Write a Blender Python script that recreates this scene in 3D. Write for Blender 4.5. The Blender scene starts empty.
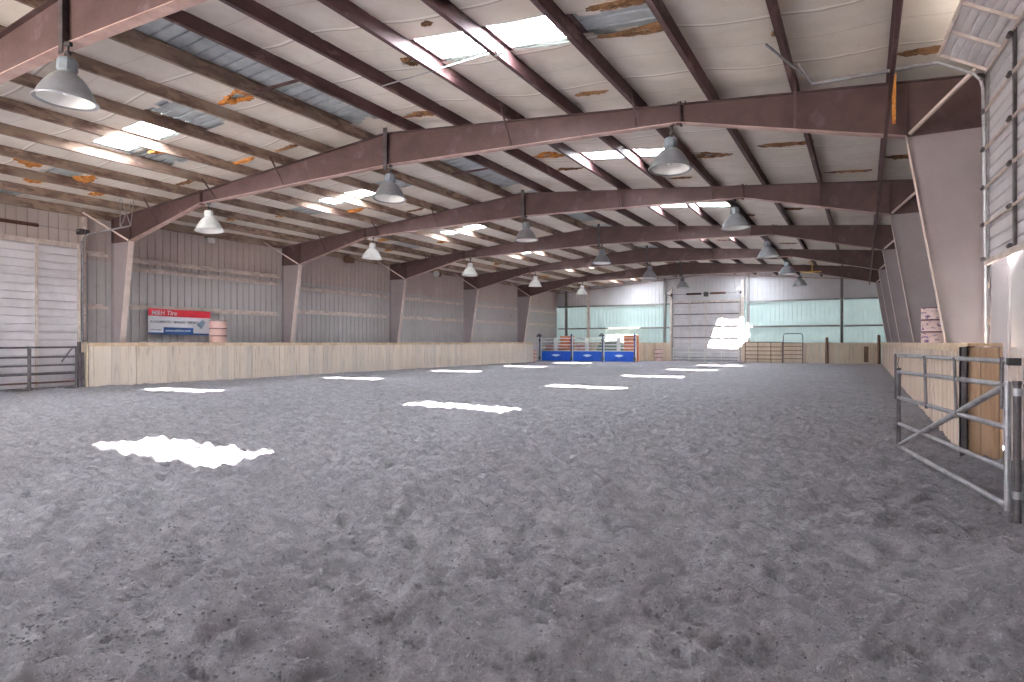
import bpy, math, random
import numpy as np
from mathutils import Vector, Matrix
random.seed(7); RNG = np.random.RandomState(11)
SC = bpy.context.scene; COL = SC.collection
PI = math.pi

# ------------------------------------------------------------------ helpers
def lin(c):
    return tuple(((v/255)/12.92 if v/255 <= .04045 else ((v/255+.055)/1.055)**2.4) for v in c)

class MB:
    def __init__(s): s.v = []; s.f = []; s.m = []; s.mi = 0
    def add(s, vs, fs):
        n = len(s.v); s.v += [tuple(v) for v in vs]
        s.f += [tuple(i+n for i in f) for f in fs]; s.m += [s.mi]*len(fs)
    def box(s, x0, x1, y0, y1, z0, z1):
        s.add([(x0,y0,z0),(x1,y0,z0),(x1,y1,z0),(x0,y1,z0),(x0,y0,z1),(x1,y0,z1),(x1,y1,z1),(x0,y1,z1)],
              [(0,3,2,1),(4,5,6,7),(0,1,5,4),(1,2,6,5),(2,3,7,6),(3,0,4,7)])
    def bar(s, a, b, w, h=None, up=(0,0,1)):
        h = h or w; a = Vector(a); b = Vector(b); d = (b-a).normalized(); up = Vector(up)
        if abs(d.dot(up)) > .97: up = Vector((1,0,0))
        x = d.cross(up).normalized(); y = x.cross(d).normalized(); vs = []
        for p in (a, b):
            for sx, sy in ((-1,-1),(1,-1),(1,1),(-1,1)): vs.append(p + x*sx*w/2 + y*sy*h/2)
        s.add(vs, [(0,1,2,3),(7,6,5,4),(0,4,5,1),(1,5,6,2),(2,6,7,3),(3,7,4,0)])
    def tube(s, a, b, r, n=10, r2=None, caps=True):
        r2 = r if r2 is None else r2
        a = Vector(a); b = Vector(b); d = (b-a).normalized(); up = Vector((0,0,1))
        if abs(d.dot(up)) > .97: up = Vector((1,0,0))
        x = d.cross(up).normalized(); y = x.cross(d).normalized(); vs = []
        for p, rr in ((a, r), (b, r2)):
            for k in range(n):
                t = 2*PI*k/n; vs.append(p + x*math.cos(t)*rr + y*math.sin(t)*rr)
        fs = [(k, (k+1) % n, n+(k+1) % n, n+k) for k in range(n)]
        if caps: fs += [tuple(range(n-1, -1, -1)), tuple(range(n, 2*n))]
        s.add(vs, fs)
    def path(s, pts, r, n=8):
        pts = [Vector(p) for p in pts]; rings = []
        for i, p in enumerate(pts):
            d = (pts[min(i+1, len(pts)-1)] - pts[max(i-1, 0)]).normalized(); up = Vector((0,0,1))
            if abs(d.dot(up)) > .95: up = Vector((1,0,0))
            x = d.cross(up).normalized(); y = x.cross(d).normalized()
            rings.append([p + x*math.cos(2*PI*k/n)*r + y*math.sin(2*PI*k/n)*r for k in range(n)])
        vs = [v for rg in rings for v in rg]; fs = []
        for i in range(len(rings)-1):
            for k in range(n): fs.append((i*n+k, i*n+(k+1) % n, (i+1)*n+(k+1) % n, (i+1)*n+k))
        fs += [tuple(range(n-1, -1, -1)), tuple((len(rings)-1)*n+k for k in range(n))]
        s.add(vs, fs)
    def lathe(s, prof, c=(0,0,0), n=32, closed=False):
        vs = []; m = len(prof)
        for k in range(n):
            t = 2*PI*k/n
            for r, z in prof: vs.append((c[0]+r*math.cos(t), c[1]+r*math.sin(t), c[2]+z))
        fs = []
        for k in range(n):
            k2 = (k+1) % n
            for j in range(m if closed else m-1):
                j2 = (j+1) % m; fs.append((k*m+j, k2*m+j, k2*m+j2, k*m+j2))
        s.add(vs, fs)
    def prism(s, poly, y0, y1):            # polygon in XZ extruded along Y
        n = len(poly)
        vs = [(x, y0, z) for x, z in poly] + [(x, y1, z) for x, z in poly]
        s.add(vs, [tuple(range(n)), tuple(range(2*n-1, n-1, -1))] + [(k, n+k, n+(k+1) % n, (k+1) % n) for k in range(n)])
    def build(s, name, mats, parent=None, smooth=False, loc=None):
        me = bpy.data.meshes.new(name); me.from_pydata(s.v, [], s.f); me.validate()
        if not isinstance(mats, (list, tuple)): mats = [mats]
        for m in mats: me.materials.append(m)
        if len(mats) > 1 and len(me.polygons) == len(s.m): me.polygons.foreach_set('material_index', s.m)
        if smooth:
            me.polygons.foreach_set('use_smooth', [True]*len(me.polygons))
        import bmesh
        bm = bmesh.new(); bm.from_mesh(me); bmesh.ops.recalc_face_normals(bm, faces=bm.faces)
        bm.to_mesh(me); bm.free()
        if smooth: me.set_sharp_from_angle(angle=math.radians(40))
        o = bpy.data.objects.new(name, me); COL.objects.link(o)
        if parent: o.parent = parent
        if loc: o.location = loc
        return o

def tag(o, label, cat, group=None, kind=None):
    o['label'] = label; o['category'] = cat
    if group: o['group'] = group
    if kind: o['kind'] = kind
    return o
def thing(name, label, cat, loc=(0,0,0), rz=0, group=None):
    o = bpy.data.objects.new(name, None); COL.objects.link(o); o.location = loc; o.rotation_euler = (0,0,rz)
    o.empty_display_size = .1
    return tag(o, label, cat, group)
def struct(o, label=None):
    o['kind'] = 'structure'
    if label: o['label'] = label
    return o
def copy_tree(o, parent=None):
    c = o.copy(); COL.objects.link(c)
    if parent: c.parent = parent
    for ch in list(KIDS(o)): copy_tree(ch, c)
    return c
def KIDS(o): return [x for x in bpy.data.objects if x.parent == o]

# ------------------------------------------------------------------ materials
def mat(name, col, rough=.7, metal=0., col2=None, scale=3., lo=.4, hi=.65, stretch=(1,1,1), bump=0., bscale=20., col3=None, scale3=1., lo3=.6, hi3=.7, spec=.4):
    m = bpy.data.materials.new(name); m.use_nodes = True; nt = m.node_tree; N = nt.nodes; L = nt.links
    b = N['Principled BSDF']; b.inputs['Roughness'].default_value = rough; b.inputs['Metallic'].default_value = metal
    b.inputs['Specular IOR Level'].default_value = spec
    b.inputs['Base Color'].default_value = (*lin(col), 1)
    tc = N.new('ShaderNodeTexCoord'); mp = N.new('ShaderNodeMapping'); mp.inputs['Scale'].default_value = stretch
    L.new(tc.outputs['Object'], mp.inputs[0]); last = None
    def layer(prev, c2, sc, lo, hi):
        n = N.new('ShaderNodeTexNoise'); n.inputs['Scale'].default_value = sc; n.inputs['Detail'].default_value = 6; n.inputs['Roughness'].default_value = .65
        L.new(mp.outputs[0], n.inputs['Vector'])
        r = N.new('ShaderNodeMapRange'); r.inputs[1].default_value = lo; r.inputs[2].default_value = hi
        L.new(n.outputs[0], r.inputs[0])
        x = N.new('ShaderNodeMix'); x.data_type = 'RGBA'; L.new(r.outputs[0], x.inputs[0])
        if prev is None: x.inputs[6].default_value = (*lin(col), 1)
        else: L.new(prev, x.inputs[6])
        x.inputs[7].default_value = (*lin(c2), 1)
        return x.outputs[2]
    if col2: last = layer(None, col2, scale, lo, hi)
    if col3: last = layer(last, col3, scale3, lo3, hi3)
    if last: L.new(last, b.inputs['Base Color'])
    if bump:
        n = N.new('ShaderNodeTexNoise'); n.inputs['Scale'].default_value = bscale; n.inputs['Detail'].default_value = 5
        L.new(mp.outputs[0], n.inputs['Vector'])
        bp = N.new('ShaderNodeBump'); bp.inputs['Strength'].default_value = bump; bp.inputs['Distance'].default_value = .02
        L.new(n.outputs[0], bp.inputs['Height']); L.new(bp.outputs[0], b.inputs['Normal'])
    return m

def plank_mat(name, axis, pitch, c1, c2, c3, stain=(120,95,75)):
    """boards side by side along `axis`: a tone per board, grain along Z, a few stains"""
    m = bpy.data.materials.new(name); m.use_nodes = True; nt = m.node_tree; N = nt.nodes; L = nt.links
    b = N['Principled BSDF']; b.inputs['Roughness'].default_value = .8; b.inputs['Specular IOR Level'].default_value = .2
    tc = N.new('ShaderNodeTexCoord'); sp = N.new('ShaderNodeSeparateXYZ'); L.new(tc.outputs['Object'], sp.inputs[0])
    d = N.new('ShaderNodeMath'); d.operation = 'DIVIDE'; L.new(sp.outputs[axis], d.inputs[0]); d.inputs[1].default_value = pitch
    fl = N.new('ShaderNodeMath'); fl.operation = 'FLOOR'; L.new(d.outputs[0], fl.inputs[0])
    w = N.new('ShaderNodeTexWhiteNoise'); w.noise_dimensions = '1D'; L.new(fl.outputs[0], w.inputs['W'])
    cr = N.new('ShaderNodeValToRGB'); e = cr.color_ramp.elements
    e[0].color = (*lin(c1), 1); e[1].color = (*lin(c3), 1); k = cr.color_ramp.elements.new(.5); k.color = (*lin(c2), 1)
    L.new(w.outputs['Value'], cr.inputs[0])
    mp = N.new('ShaderNodeMapping'); mp.inputs['Scale'].default_value = (14,14,1.2); L.new(tc.outputs['Object'], mp.inputs[0])
    n = N.new('ShaderNodeTexNoise'); n.inputs['Scale'].default_value = 1.; n.inputs['Detail'].default_value = 5; L.new(mp.outputs[0], n.inputs['Vector'])
    r = N.new('ShaderNodeMapRange'); r.inputs[1].default_value = .55; r.inputs[2].default_value = .8; r.inputs[4].default_value = .6
    L.new(n.outputs[0], r.inputs[0])
    x = N.new('ShaderNodeMix'); x.data_type = 'RGBA'; L.new(r.outputs[0], x.inputs[0]); L.new(cr.outputs[0], x.inputs[6]); x.inputs[7].default_value = (*lin(stain), 1)
    L.new(x.outputs[2], b.inputs['Base Color'])
    return m

M = {}
M['rafter'] = mat('primed rust steel', (92,70,68), .62, .15, (72,52,52), 2.2, .35, .7, (1,1,1), .15, 30, (140,118,122), 1.1, .56, .8)
M['flange'] = mat('pale steel flange', (176,148,142), .55, .15, (150,118,112), 3, .4, .7)
M['rafter_flange'] = mat('primed flange', (190,162,154), .55, .15, (160,128,120), 3, .4, .7)
M['column'] = mat('mauve painted steel', (156,145,147), .5, .1, (144,132,135), 1.2, .35, .7, (1,1,1), .05, 20)
M['colflange'] = mat('light column flange', (216,200,192), .55, .1, (198,180,172), 3, .4, .7)
M['purlin'] = mat('weathered sunlit purlin', (156,134,118), .65, .2, (104,80,70), 5, .42, .58, (1,.35,1), .15, 25, (176,160,146), 2.5, .52, .72)  # mottling is wear; the lighter tone holds sunlight bounced onto left purlins
M['purlin_dark'] = mat('red primer shaded purlin', (94,66,66), .6, .15, (72,48,48), 4, .38, .65, (1,.4,1), .1, 25, (150,120,116), 3, .58, .75)  # right purlins toned darker for the slope's shading and weaker light
M['deck'] = mat('galvanised roof sheet', (192,198,200), .45, .15, (160,166,170), 3, .35, .7, (1,1,1), 0, 10, (112,98,88), 1.6, .66, .78)
M['vinyl'] = mat('vinyl faced insulation', (224,216,206), .7, 0, (210,200,188), 1.2, .4, .7, (1,1,1), .25, 6, (178,156,130), 2.1, .68, .8)
M['fibre'] = mat('orange glass fibre', (206,138,62), .95, 0, (150,88,38), 6, .35, .65, (1,1,1), .8, 30, (228,186,120), 9, .55, .7)
M['fibre_dark'] = mat('brown glass fibre', (148,112,78), .95, 0, (88,62,44), 8, .35, .65, (1,1,1), .8, 30)
M['wall'] = mat('pinkish grey wall sheet', (192,188,188), .55, .1, (182,177,177), .8, .35, .7, (1,1,1), 0, 10, (160,142,136), 1.3, .62, .85)
M['wall_up'] = mat('tan wall sheet', (194,180,174), .6, .1, (182,166,160), .8, .35, .7)
M['aqua'] = mat('pale aqua wall sheet', (172,190,190), .5, .05, (158,176,176), .8, .35, .7)
M['endwall'] = mat('pale lavender end wall sheet', (212,210,214), .5, .05, (198,196,200), .8, .35, .7)
M['girt'] = mat('pale painted girt', (222,210,202), .55, .1, (180,162,154), 3, .4, .7)
M['girt_grey'] = mat('grey girt', (122,118,116), .55, .1, (104,98,96), 3, .4, .7)
M['door'] = mat('white lavender door sheet', (220,216,220), .5, .1, (196,190,192), 1, .4, .7)
M['white'] = mat('white enamel', (226,226,224), .45, 0, (212,212,210), 2)
M['pale'] = mat('pale grey panel', (196,194,196), .5, 0, (186,183,184), 1.2)
M['galv'] = mat('galvanised pipe', (168,166,170), .4, .5, (138,134,136), 8, .4, .65, (1,1,1), 0, 10, (112,92,84), 6, .66, .78)
M['darksteel'] = mat('dark weathered steel', (92,86,88), .5, .5, (66,60,62), 6, .4, .65)
M['rust'] = mat('brown spring steel', (96,62,50), .6, .4, (70,44,36), 5)
M['black'] = mat('black rubber', (32,30,32), .6)
M['lamp'] = mat('prismatic lamp shade', (144,145,148), .3, .3, (130,131,134), 4)
M['lamp_in'] = mat('white lamp lining', (232,232,230), .35, 0)
M['lampcap'] = mat('blue grey ballast', (134,140,146), .45, .2, (116,122,128), 5)
M['lamp_white'] = mat('white lamp shade', (226,228,226), .35, .05, (206,208,206), 4)
M['wood'] = mat('raw pine board', (176,146,118), .75, 0, (148,116,90), 1.5, .4, .65, (9,9,.9), .1, 20, (108,70,44), 1.1, .66, .74)
M['oldwood'] = mat('old brown post', (120,92,76), .85, 0, (88,64,54), 1.5, .4, .65, (9,9,.9), .1, 20)
M['cap'] = mat('timber cap', (214,192,166), .75, 0, (188,160,130), 2, .4, .65, (1,1,1))
M['kickL'] = plank_mat('upright boards along hall', 1, .285, (214,199,184), (222,208,194), (202,190,180))
M['kickR'] = plank_mat('upright boards on right', 1, .19, (206,184,166), (222,204,188), (190,168,152), (150,120,100))
M['kickB'] = plank_mat('upright boards across end', 0, .3, (204,184,162), (216,198,178), (186,164,146))
M['blue'] = mat('blue chute sheet', (20,84,188), .4, .1, (14,66,160), 2)
M['bluepost'] = mat('dark blue post', (34,58,120), .45, .2, (60,70,96), 5)
M['orange'] = mat('faded orange board', (204,124,86), .7, 0, (176,100,70), 3)
M['green'] = mat('grey green tarp', (118,128,112), .8, 0, (96,106,92), 3)
M['pinkred'] = mat('faded pink sheet', (200,150,150), .7, 0, (160,110,112), 4)
M['pink'] = mat('pink white barrel', (226,192,182), .5, 0, (214,176,166), 3, .4, .7)
M['pink_art'] = mat('barrel with purple lettering', (224,196,190), .5, 0, (110,78,120), 7, .56, .60, (1,1,2.2), 0, 10, (90,120,170), 9, .62, .66)
M['hoop'] = mat('dark barrel hoop', (88,58,62), .5, .2)
M['red'] = mat('banner red', (206,40,58), .6)
M['navy'] = mat('banner navy', (20,66,126), .6)
M['bwhite'] = mat('banner white', (232,232,238), .6)
M['ink'] = mat('banner ink', (70,74,88), .6)
M['silver'] = mat('banner silver grey', (130,150,170), .5, .1, (90,104,124), 9)
M['yellow'] = mat('sodium lit yellow pipe', (220,190,90), .5, 0, (196,150,60), 4)  # yellow carries the sodium light falling on the pipe
M['concrete'] = mat('outside ground', (92,88,82), .9, 0, (76,72,66), 2)

# skylight sheet: lets part of the sun straight through, scatters the rest
m = bpy.data.materials.new('fibreglass skylight'); m.use_nodes = True; N = m.node_tree.nodes; L = m.node_tree.links
N.remove(N['Principled BSDF']); out = N['Material Output']
tr = N.new('ShaderNodeBsdfTransparent'); tr.inputs[0].default_value = (1,1,1,1)
tl = N.new('ShaderNodeBsdfTranslucent'); tl.inputs[0].default_value = (.84,.92,1,1)
mx = N.new('ShaderNodeMixShader'); mx.inputs[0].default_value = .72
L.new(tr.outputs[0], mx.inputs[1]); L.new(tl.outputs[0], mx.inputs[2]); L.new(mx.outputs[0], out.inputs[0]); M['sky'] = m

# aqua sheeting is thin translucent plastic
m = M['aqua']; nt = m.node_tree; N = nt.nodes; L = nt.links
tl = N.new('ShaderNodeBsdfTranslucent'); tl.inputs[0].default_value = (.62,.80,.80,1)
mx = N.new('ShaderNodeMixShader'); mx.inputs[0].default_value = .035
L.new(N['Principled BSDF'].outputs[0], mx.inputs[1]); L.new(tl.outputs[0], mx.inputs[2]); L.new(mx.outputs[0], N['Material Output'].inputs[0])

m = M['vinyl']; nt = m.node_tree; N = nt.nodes; L = nt.links; b = N['Principled BSDF']
prev = b.inputs['Base Color'].links[0].from_socket
tc = N.new('ShaderNodeTexCoord'); sp = N.new('ShaderNodeSeparateXYZ'); L.new(tc.outputs['Object'], sp.inputs[0])
def mth(op, a, b_=None):
    n = N.new('ShaderNodeMath'); n.operation = op
    for i_, v in enumerate((a, b_)):
        if v is None: continue
        if isinstance(v, (int, float)): n.inputs[i_].default_value = v
        else: L.new(v, n.inputs[i_])
    return n.outputs[0]
ph = mth('FRACT', mth('DIVIDE', mth('ADD', sp.outputs[1], mth('MULTIPLY', mth('SINE', mth('MULTIPLY', sp.outputs[0], 1.3)), .12)), 1.83))
for lo_, hi_, c_, amt in ((.49, .52, (244,238,230), .8), (.52, .545, (150,134,120), .5), (.0, .012, (150,134,120), .35)):
    f_ = mth('MULTIPLY', mth('MULTIPLY', mth('GREATER_THAN', ph, lo_), mth('LESS_THAN', ph, hi_)), amt)
    x_ = N.new('ShaderNodeMix'); x_.data_type = 'RGBA'; L.new(f_, x_.inputs[0]); L.new(prev, x_.inputs[6]); x_.inputs[7].default_value = (*lin(c_), 1); prev = x_.outputs[2]
L.new(prev, b.inputs['Base Color'])

# sand
m = bpy.data.materials.new('grey arena sand'); m.use_nodes = True; nt = m.node_tree; N = nt.nodes; L = nt.links
b = N['Principled BSDF']; b.inputs['Roughness'].default_value = .95; b.inputs['Specular IOR Level'].default_value = .1
tc = N.new('ShaderNodeTexCoord')
def noise(sc, det=5, rough=.6):
    n = N.new('ShaderNodeTexNoise'); n.inputs['Scale'].default_value = sc; n.inputs['Detail'].default_value = det; n.inputs['Roughness'].default_value = rough
    L.new(tc.outputs['Object'], n.inputs['Vector']); return n
def mr(src, a, b_, c=0., d=1.):
    r = N.new('ShaderNodeMapRange'); r.inputs[1].default_value = a; r.inputs[2].default_value = b_; r.inputs[3].default_value = c; r.inputs[4].default_value = d
    L.new(src, r.inputs[0]); return r.outputs[0]
def mixc(f, a, c):
    x = N.new('ShaderNodeMix'); x.data_type = 'RGBA'; L.new(f, x.inputs[0])
    if isinstance(a, tuple): x.inputs[6].default_value = (*lin(a), 1)
    else: L.new(a, x.inputs[6])
    x.inputs[7].default_value = (*lin(c), 1); return x.outputs[2]
c = mixc(mr(noise(.35).outputs[0], .35, .7), (153,149,153), (141,136,140))
c = mixc(mr(noise(3.2, 8, .75).outputs[0], .46, .62, 0, .75), c, (112,108,112))
c = mixc(mr(noise(5.5, 8, .75).outputs[0], .55, .68, 0, .6), c, (172,170,173))
c = mixc(mr(noise(7, 6).outputs[0], .42, .66, 0, .8), c, (122,118,123))
c = mixc(mr(noise(38, 4).outputs[0], .56, .72, 0, .6), c, (98,95,99))
c = mixc(mr(noise(60, 2).outputs[0], .62, .72, 0, .6), c, (182,180,182))
L.new(c, b.inputs['Base Color'])
bp = N.new('ShaderNodeBump'); bp.inputs['Strength'].default_value = 1.; bp.inputs['Distance'].default_value = .07
ad = N.new('ShaderNodeMath'); ad.operation = 'ADD'; L.new(noise(22, 6, .7).outputs[0], ad.inputs[0])
ml = N.new('ShaderNodeMath'); ml.operation = 'MULTIPLY'; ml.inputs[1].default_value = .35; L.new(noise(90, 3).outputs[0], ml.inputs[0]); L.new(ml.outputs[0], ad.inputs[1])
L.new(ad.outputs[0], bp.inputs['Height']); L.new(bp.outputs[0], b.inputs['Normal']); M['sand'] = m

# ------------------------------------------------------------------ layout numbers
XC = -10.9; A0 = 12.91; S = 7.62; YEND = 51.3; YNEAR = -9.9
WL = -23.92; WR = 2.05
def beam_top(x): return 6.96 - .0835*abs(x-XC)
PH = .275
def roof_z(x): return beam_top(x) + PH + .01
PD = [.76 + 1.51*k for k in range(8)] + [12.75]      # purlin distances from the ridge

# ------------------------------------------------------------------ camera
cam = bpy.data.cameras.new('camera'); co = bpy.data.objects.new('camera', cam); COL.objects.link(co)
co.location = (0,0,1.48); co.rotation_euler = (PI/2, 0, .507142)
cam.sensor_width = 36; cam.lens = 631.87/1024*36; cam.shift_y = 1.44/1024; cam.clip_start = .05; cam.clip_end = 400
SC.camera = co

# ------------------------------------------------------------------ floor
def vnoise(X, Y, sc, seed):
    r = np.random.RandomState(seed); T = r.rand(256,256)
    x = X*sc+50.3; y = Y*sc+71.7; xi = np.floor(x).astype(int); yi = np.floor(y).astype(int)
    fx = x-xi; fy = y-yi; fx = fx*fx*(3-2*fx); fy = fy*fy*(3-2*fy)
    g = lambda a, b: T[a % 256, b % 256]
    return (g(xi,yi)*(1-fx)+g(xi+1,yi)*fx)*(1-fy)+(g(xi,yi+1)*(1-fx)+g(xi+1,yi+1)*fx)*fy - .5
def graded(lo, hi, c0, c1, step, grow):
    pts = list(np.arange(c0, c1, step)); s = step; p = pts[-1]
    while p < hi: s *= grow; p += min(s, .6); pts.append(min(p, hi))
    s = step; p = pts[0]; left = []
    while p > lo: s *= grow; p -= min(s, .6); left.append(max(p, lo))
    return np.array(left[::-1]+pts)
gx = graded(-24.0, 2.2, -6.0, 2.0, .024, 1.011); gy = graded(-9.9, 51.4, 1.6, 8.5, .024, 1.011)
X, Y = np.meshgrid(gx, gy, indexing='ij')
Z = .022*vnoise(X, Y, .7, 1) + .014*vnoise(X+.3*Y, Y, 2.9, 2) + .022*vnoise(X*.8+Y*.25, Y, 7.3, 3) + .02*vnoise(X, Y, 13, 4)
rdg = lambda sc, sd_: .5-2*np.abs(vnoise(X, Y, sc, sd_))
Z += .034*rdg(3.6, 21)*(1+.6*vnoise(X, Y, .4, 25)) + .02*rdg(8.5, 22) + .01*rdg(17, 23)
fade = 1/(1+np.maximum(0, Y-10)/10); Z *= fade
rough = np.clip(.55+.9*vnoise(X, Y, .25, 9)+.25*np.clip((X+9)/8, 0, 1), .25, 1.1)
Z += (.016*vnoise(X, Y, 22, 5)+.009*vnoise(X, Y, 36, 6))*(Y < 12)
P = np.zeros_like(Z)
for k in range(8000):                                  # hoof prints: hollows with a pushed-up rim
    cx = random.uniform(-13, 2.0); cy = random.uniform(1.2, 17); r = random.uniform(.04, .095); a = random.uniform(0, PI)
    d = random.uniform(.008, .024); R = r*2.4
    i0, i1 = np.searchsorted(gx, [cx-R, cx+R]); j0, j1 = np.searchsorted(gy, [cy-R, cy+R])
    if i1-i0 < 3 or j1-j0 < 3: continue
    dx = X[i0:i1, j0:j1]-cx; dy = Y[i0:i1, j0:j1]-cy
    u = (dx*math.cos(a)+dy*math.sin(a))/r; v = (-dx*math.sin(a)+dy*math.cos(a))/(r*.7); q = u*u+v*v
    P[i0:i1, j0:j1] += -d*np.exp(-q**1.5)*(1+.5*u) + d*.45*np.exp(-(np.sqrt(q)-1.35)**2*7)
Z += np.clip(P, -.09, .06)*rough; Z *= 1.85
Z -= .03
nx, ny = X.shape
me = bpy.data.meshes.new('floor'); vs = np.stack([X, Y, Z], -1).reshape(-1, 3)
idx = np.arange(nx*ny).reshape(nx, ny)
fq = np.stack([idx[:-1,:-1], idx[1:,:-1], idx[1:,1:], idx[:-1,1:]], -1).reshape(-1, 4)
me.vertices.add(len(vs)); me.vertices.foreach_set('co', vs.ravel().astype(np.float32))
me.loops.add(fq.size); me.loops.foreach_set('vertex_index', fq.ravel().astype(np.int32))
me.polygons.add(len(fq)); me.polygons.foreach_set('loop_start', np.arange(0, fq.size, 4, dtype=np.int32))
me.update(calc_edges=True); me.polygons.foreach_set('use_smooth', np.ones(len(fq), bool)); me.materials.append(M['sand'])
fo = bpy.data.objects.new('floor', me); COL.objects.link(fo); struct(fo, 'churned grey sand arena floor')
cb = MB(); cr = random.Random(4)
ico = [(0,0,1),(.89,0,.45),(.28,.85,.45),(-.72,.53,.45),(-.72,-.53,.45),(.28,-.85,.45),(.72,.53,-.45),(-.28,.85,-.45),(-.89,0,-.45),(-.28,-.85,-.45),(.72,-.53,-.45),(0,0,-1)]
icf = [(0,1,2),(0,2,3),(0,3,4),(0,4,5),(0,5,1),(1,6,2),(2,7,3),(3,8,4),(4,9,5),(5,10,1),(6,7,2),(7,8,3),(8,9,4),(9,10,5),(10,6,1),(6,11,7),(7,11,8),(8,11,9),(9,11,10),(10,11,6)]
for k in range(14000):
    y = 1.5+12*cr.random()**1.8; x = cr.uniform(-1.15*y-2, min(1.1, .45*y+.6)); rr_ = .003+.008*cr.random()**3
    i_ = min(np.searchsorted(gx, x), nx-1); j_ = min(np.searchsorted(gy, y), ny-1); z = Z[i_, j_]+rr_*.3; a = cr.random()*6; sx, sy, sz = cr.uniform(.8, 1.7), cr.uniform(.7, 1.3), cr.uniform(.5, .9)
    cb.add([(X[i_, j_]+rr_*(sx*u*math.cos(a)-sy*v*math.sin(a)), Y[i_, j_]+rr_*(sx*u*math.sin(a)+sy*v*math.cos(a)), z+rr_*sz*w_) for u, v, w_ in ico], icf)
cb.build('sand_clods', mat('damp sand clod', (112,108,112), .95, 0, (84,80,84), 2)); bpy.data.objects['sand_clods']['kind'] = 'stuff'
tag(bpy.data.objects['sand_clods'], 'small dark clods and pebbles strewn over the grey sand', 'sand clods', kind='stuff')
g = MB(); g.box(-90, 90, -60, 130, -.6, -.14); struct(g.build('ground_outside', M['concrete']))

# ------------------------------------------------------------------ sheeting
def rib_profile(t0, t1, pitch, w=.02, d=.03, off=0.):
    pts = []; t = t0; k = math.ceil((t0-off)/pitch); pts.append((t0, 0))
    while k*pitch+off + w < t1:
        c = k*pitch+off
        if c-w > t0:
            pts += [(c-w, 0), (c-w*.7, d), (c+w*.7, d), (c+w, 0)]
        k += 1
    pts.append((t1, 0)); return pts
def sheet_y(mb, x, y0, y1, z0, z1, out, pitch=.305):    # wall along Y, grooves pushed to `out`
    pr = rib_profile(y0, y1, pitch); n = len(pr)
    vs = [(x+out*d, t, z0) for t, d in pr]+[(x+out*d, t, z1) for t, d in pr]
    mb.add(vs, [(k, k+1, n+k+1, n+k) for k in range(n-1)])
def sheet_x(mb, y, x0, x1, z0, z1, pitch=.305):         # wall along X; z1 may be a function
    pr = rib_profile(x0, x1, pitch); n = len(pr); f = z1 if callable(z1) else (lambda x: z1)
    vs = [(t, y+d, z0) for t, d in pr]+[(t, y+d, f(t)) for t, d in pr]
    mb.add(vs, [(k, k+1, n+k+1, n+k) for k in range(n-1)])

w = MB(); sheet_y(w, WL, YNEAR, YEND, -.1, 4.4, -1); w.mi = 1; sheet_y(w, WL, YNEAR, YEND, 4.4, roof_z(WL)+.03, -1)
struct(w.build('wall_left', [M['wall'], M['wall_up']]), 'pinkish grey ribbed sheet wall on the left')
w = MB(); sheet_y(w, WR, A0+.15, YEND, -.1, roof_z(WR)+.03, 1); sheet_y(w, WR, YNEAR, A0+.15, 5.45, roof_z(WR)+.03, 1)
sheet_y(w, WR, YNEAR, 5.2, -.1, 5.45, 1)
sheet_y(w, WR, 10.8, A0+.15, 2.7, 5.45, 1); sheet_y(w, WR, 10.8, 12.2, -.1, 2.7, 1); w.mi = 1; sheet_y(w, WR, 12.2, A0+.15, -.1, 2.7, 1)  # infill added to stop sun leaks; aqua strip glows for the bright gap
struct(w.build('wall_right', [M['wall'], M['aqua']]), 'grey ribbed sheet wall on the right')
w = MB(); top = lambda x: roof_z(x)+.03
for a_, b_, z_ in ((-23.95, -22.0, -.1), (-22.0, -7.0, 5.3), (-7.0, 2.08, -.1)):  # unseen doorway gap, sized for low light raking over the sand
    if a_ < XC < b_: sheet_x(w, YNEAR, a_, XC, z_, top); sheet_x(w, YNEAR, XC, b_, z_, top)
    else: sheet_x(w, YNEAR, a_, b_, z_, top)
struct(w.build('wall_front', M['wall']), 'ribbed front end wall behind the camera with a wide opening added for light')
w = MB()
top = lambda x: roof_z(x)+.03
sheet_x(w, YEND, -23.95, -20.8, -.1, 4.62); sheet_x(w, YEND, -20.8, -13.5, -.1, 4.62)
sheet_x(w, YEND, -8.2, -1.3, -.1, 4.62); sheet_x(w, YEND, -1.3, 2.08, -.1, 4.62)
w.mi = 1; sheet_x(w, YEND, -23.95, XC, 4.62, top); sheet_x(w, YEND, XC, 2.08, 4.62, top); sheet_x(w, YEND, -13.5, -8.2, -.1, 4.62)
struct(w.build('wall_back', [M['aqua'], M['endwall']]), 'ribbed end wall, pale aqua below and grey above')

# ------------------------------------------------------------------ roof deck, skylights, insulation
SKY_Y = [-5.47, 2.15]+[1.43+S*k for k in range(1, 6)]+[48.6]; SKY_W = .9; SKY_D = (3.81, 6.58)
def sky_d(s, sd): return (2.3, 5.08) if (s > 48 and sd > 0) else SKY_D
def skin(mb, side, d0, d1, y0, y1):
    pr = rib_profile(y0, y1, .305, .03, .035); n = len(pr)
    za, zb = 7.255-.0835*d0, 7.255-.0835*d1; xa, xb = XC+side*d0, XC+side*d1
    mb.add([(xa, t, za+d) for t, d in pr]+[(xb, t, zb+d) for t, d in pr], [(k, k+1, n+k+1, n+k) for k in range(n-1)])
deck = MB()
cuts = [YNEAR]+[v for s in SKY_Y for v in (s, s+SKY_W)]+[YEND+.1]
for k in range(0, len(cuts), 2):
    for sd in (-1, 1): skin(deck, sd, 0, 13.05, cuts[k], cuts[k+1])
for s in SKY_Y:
    for sd in (-1, 1):
        e0, e1 = sky_d(s, sd); skin(deck, sd, 0, e0, s, s+SKY_W); skin(deck, sd, e1, 13.05, s, s+SKY_W)
struct(deck.build('ceiling', M['deck']), 'corrugated galvanised roof sheeting')
n = 0
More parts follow.
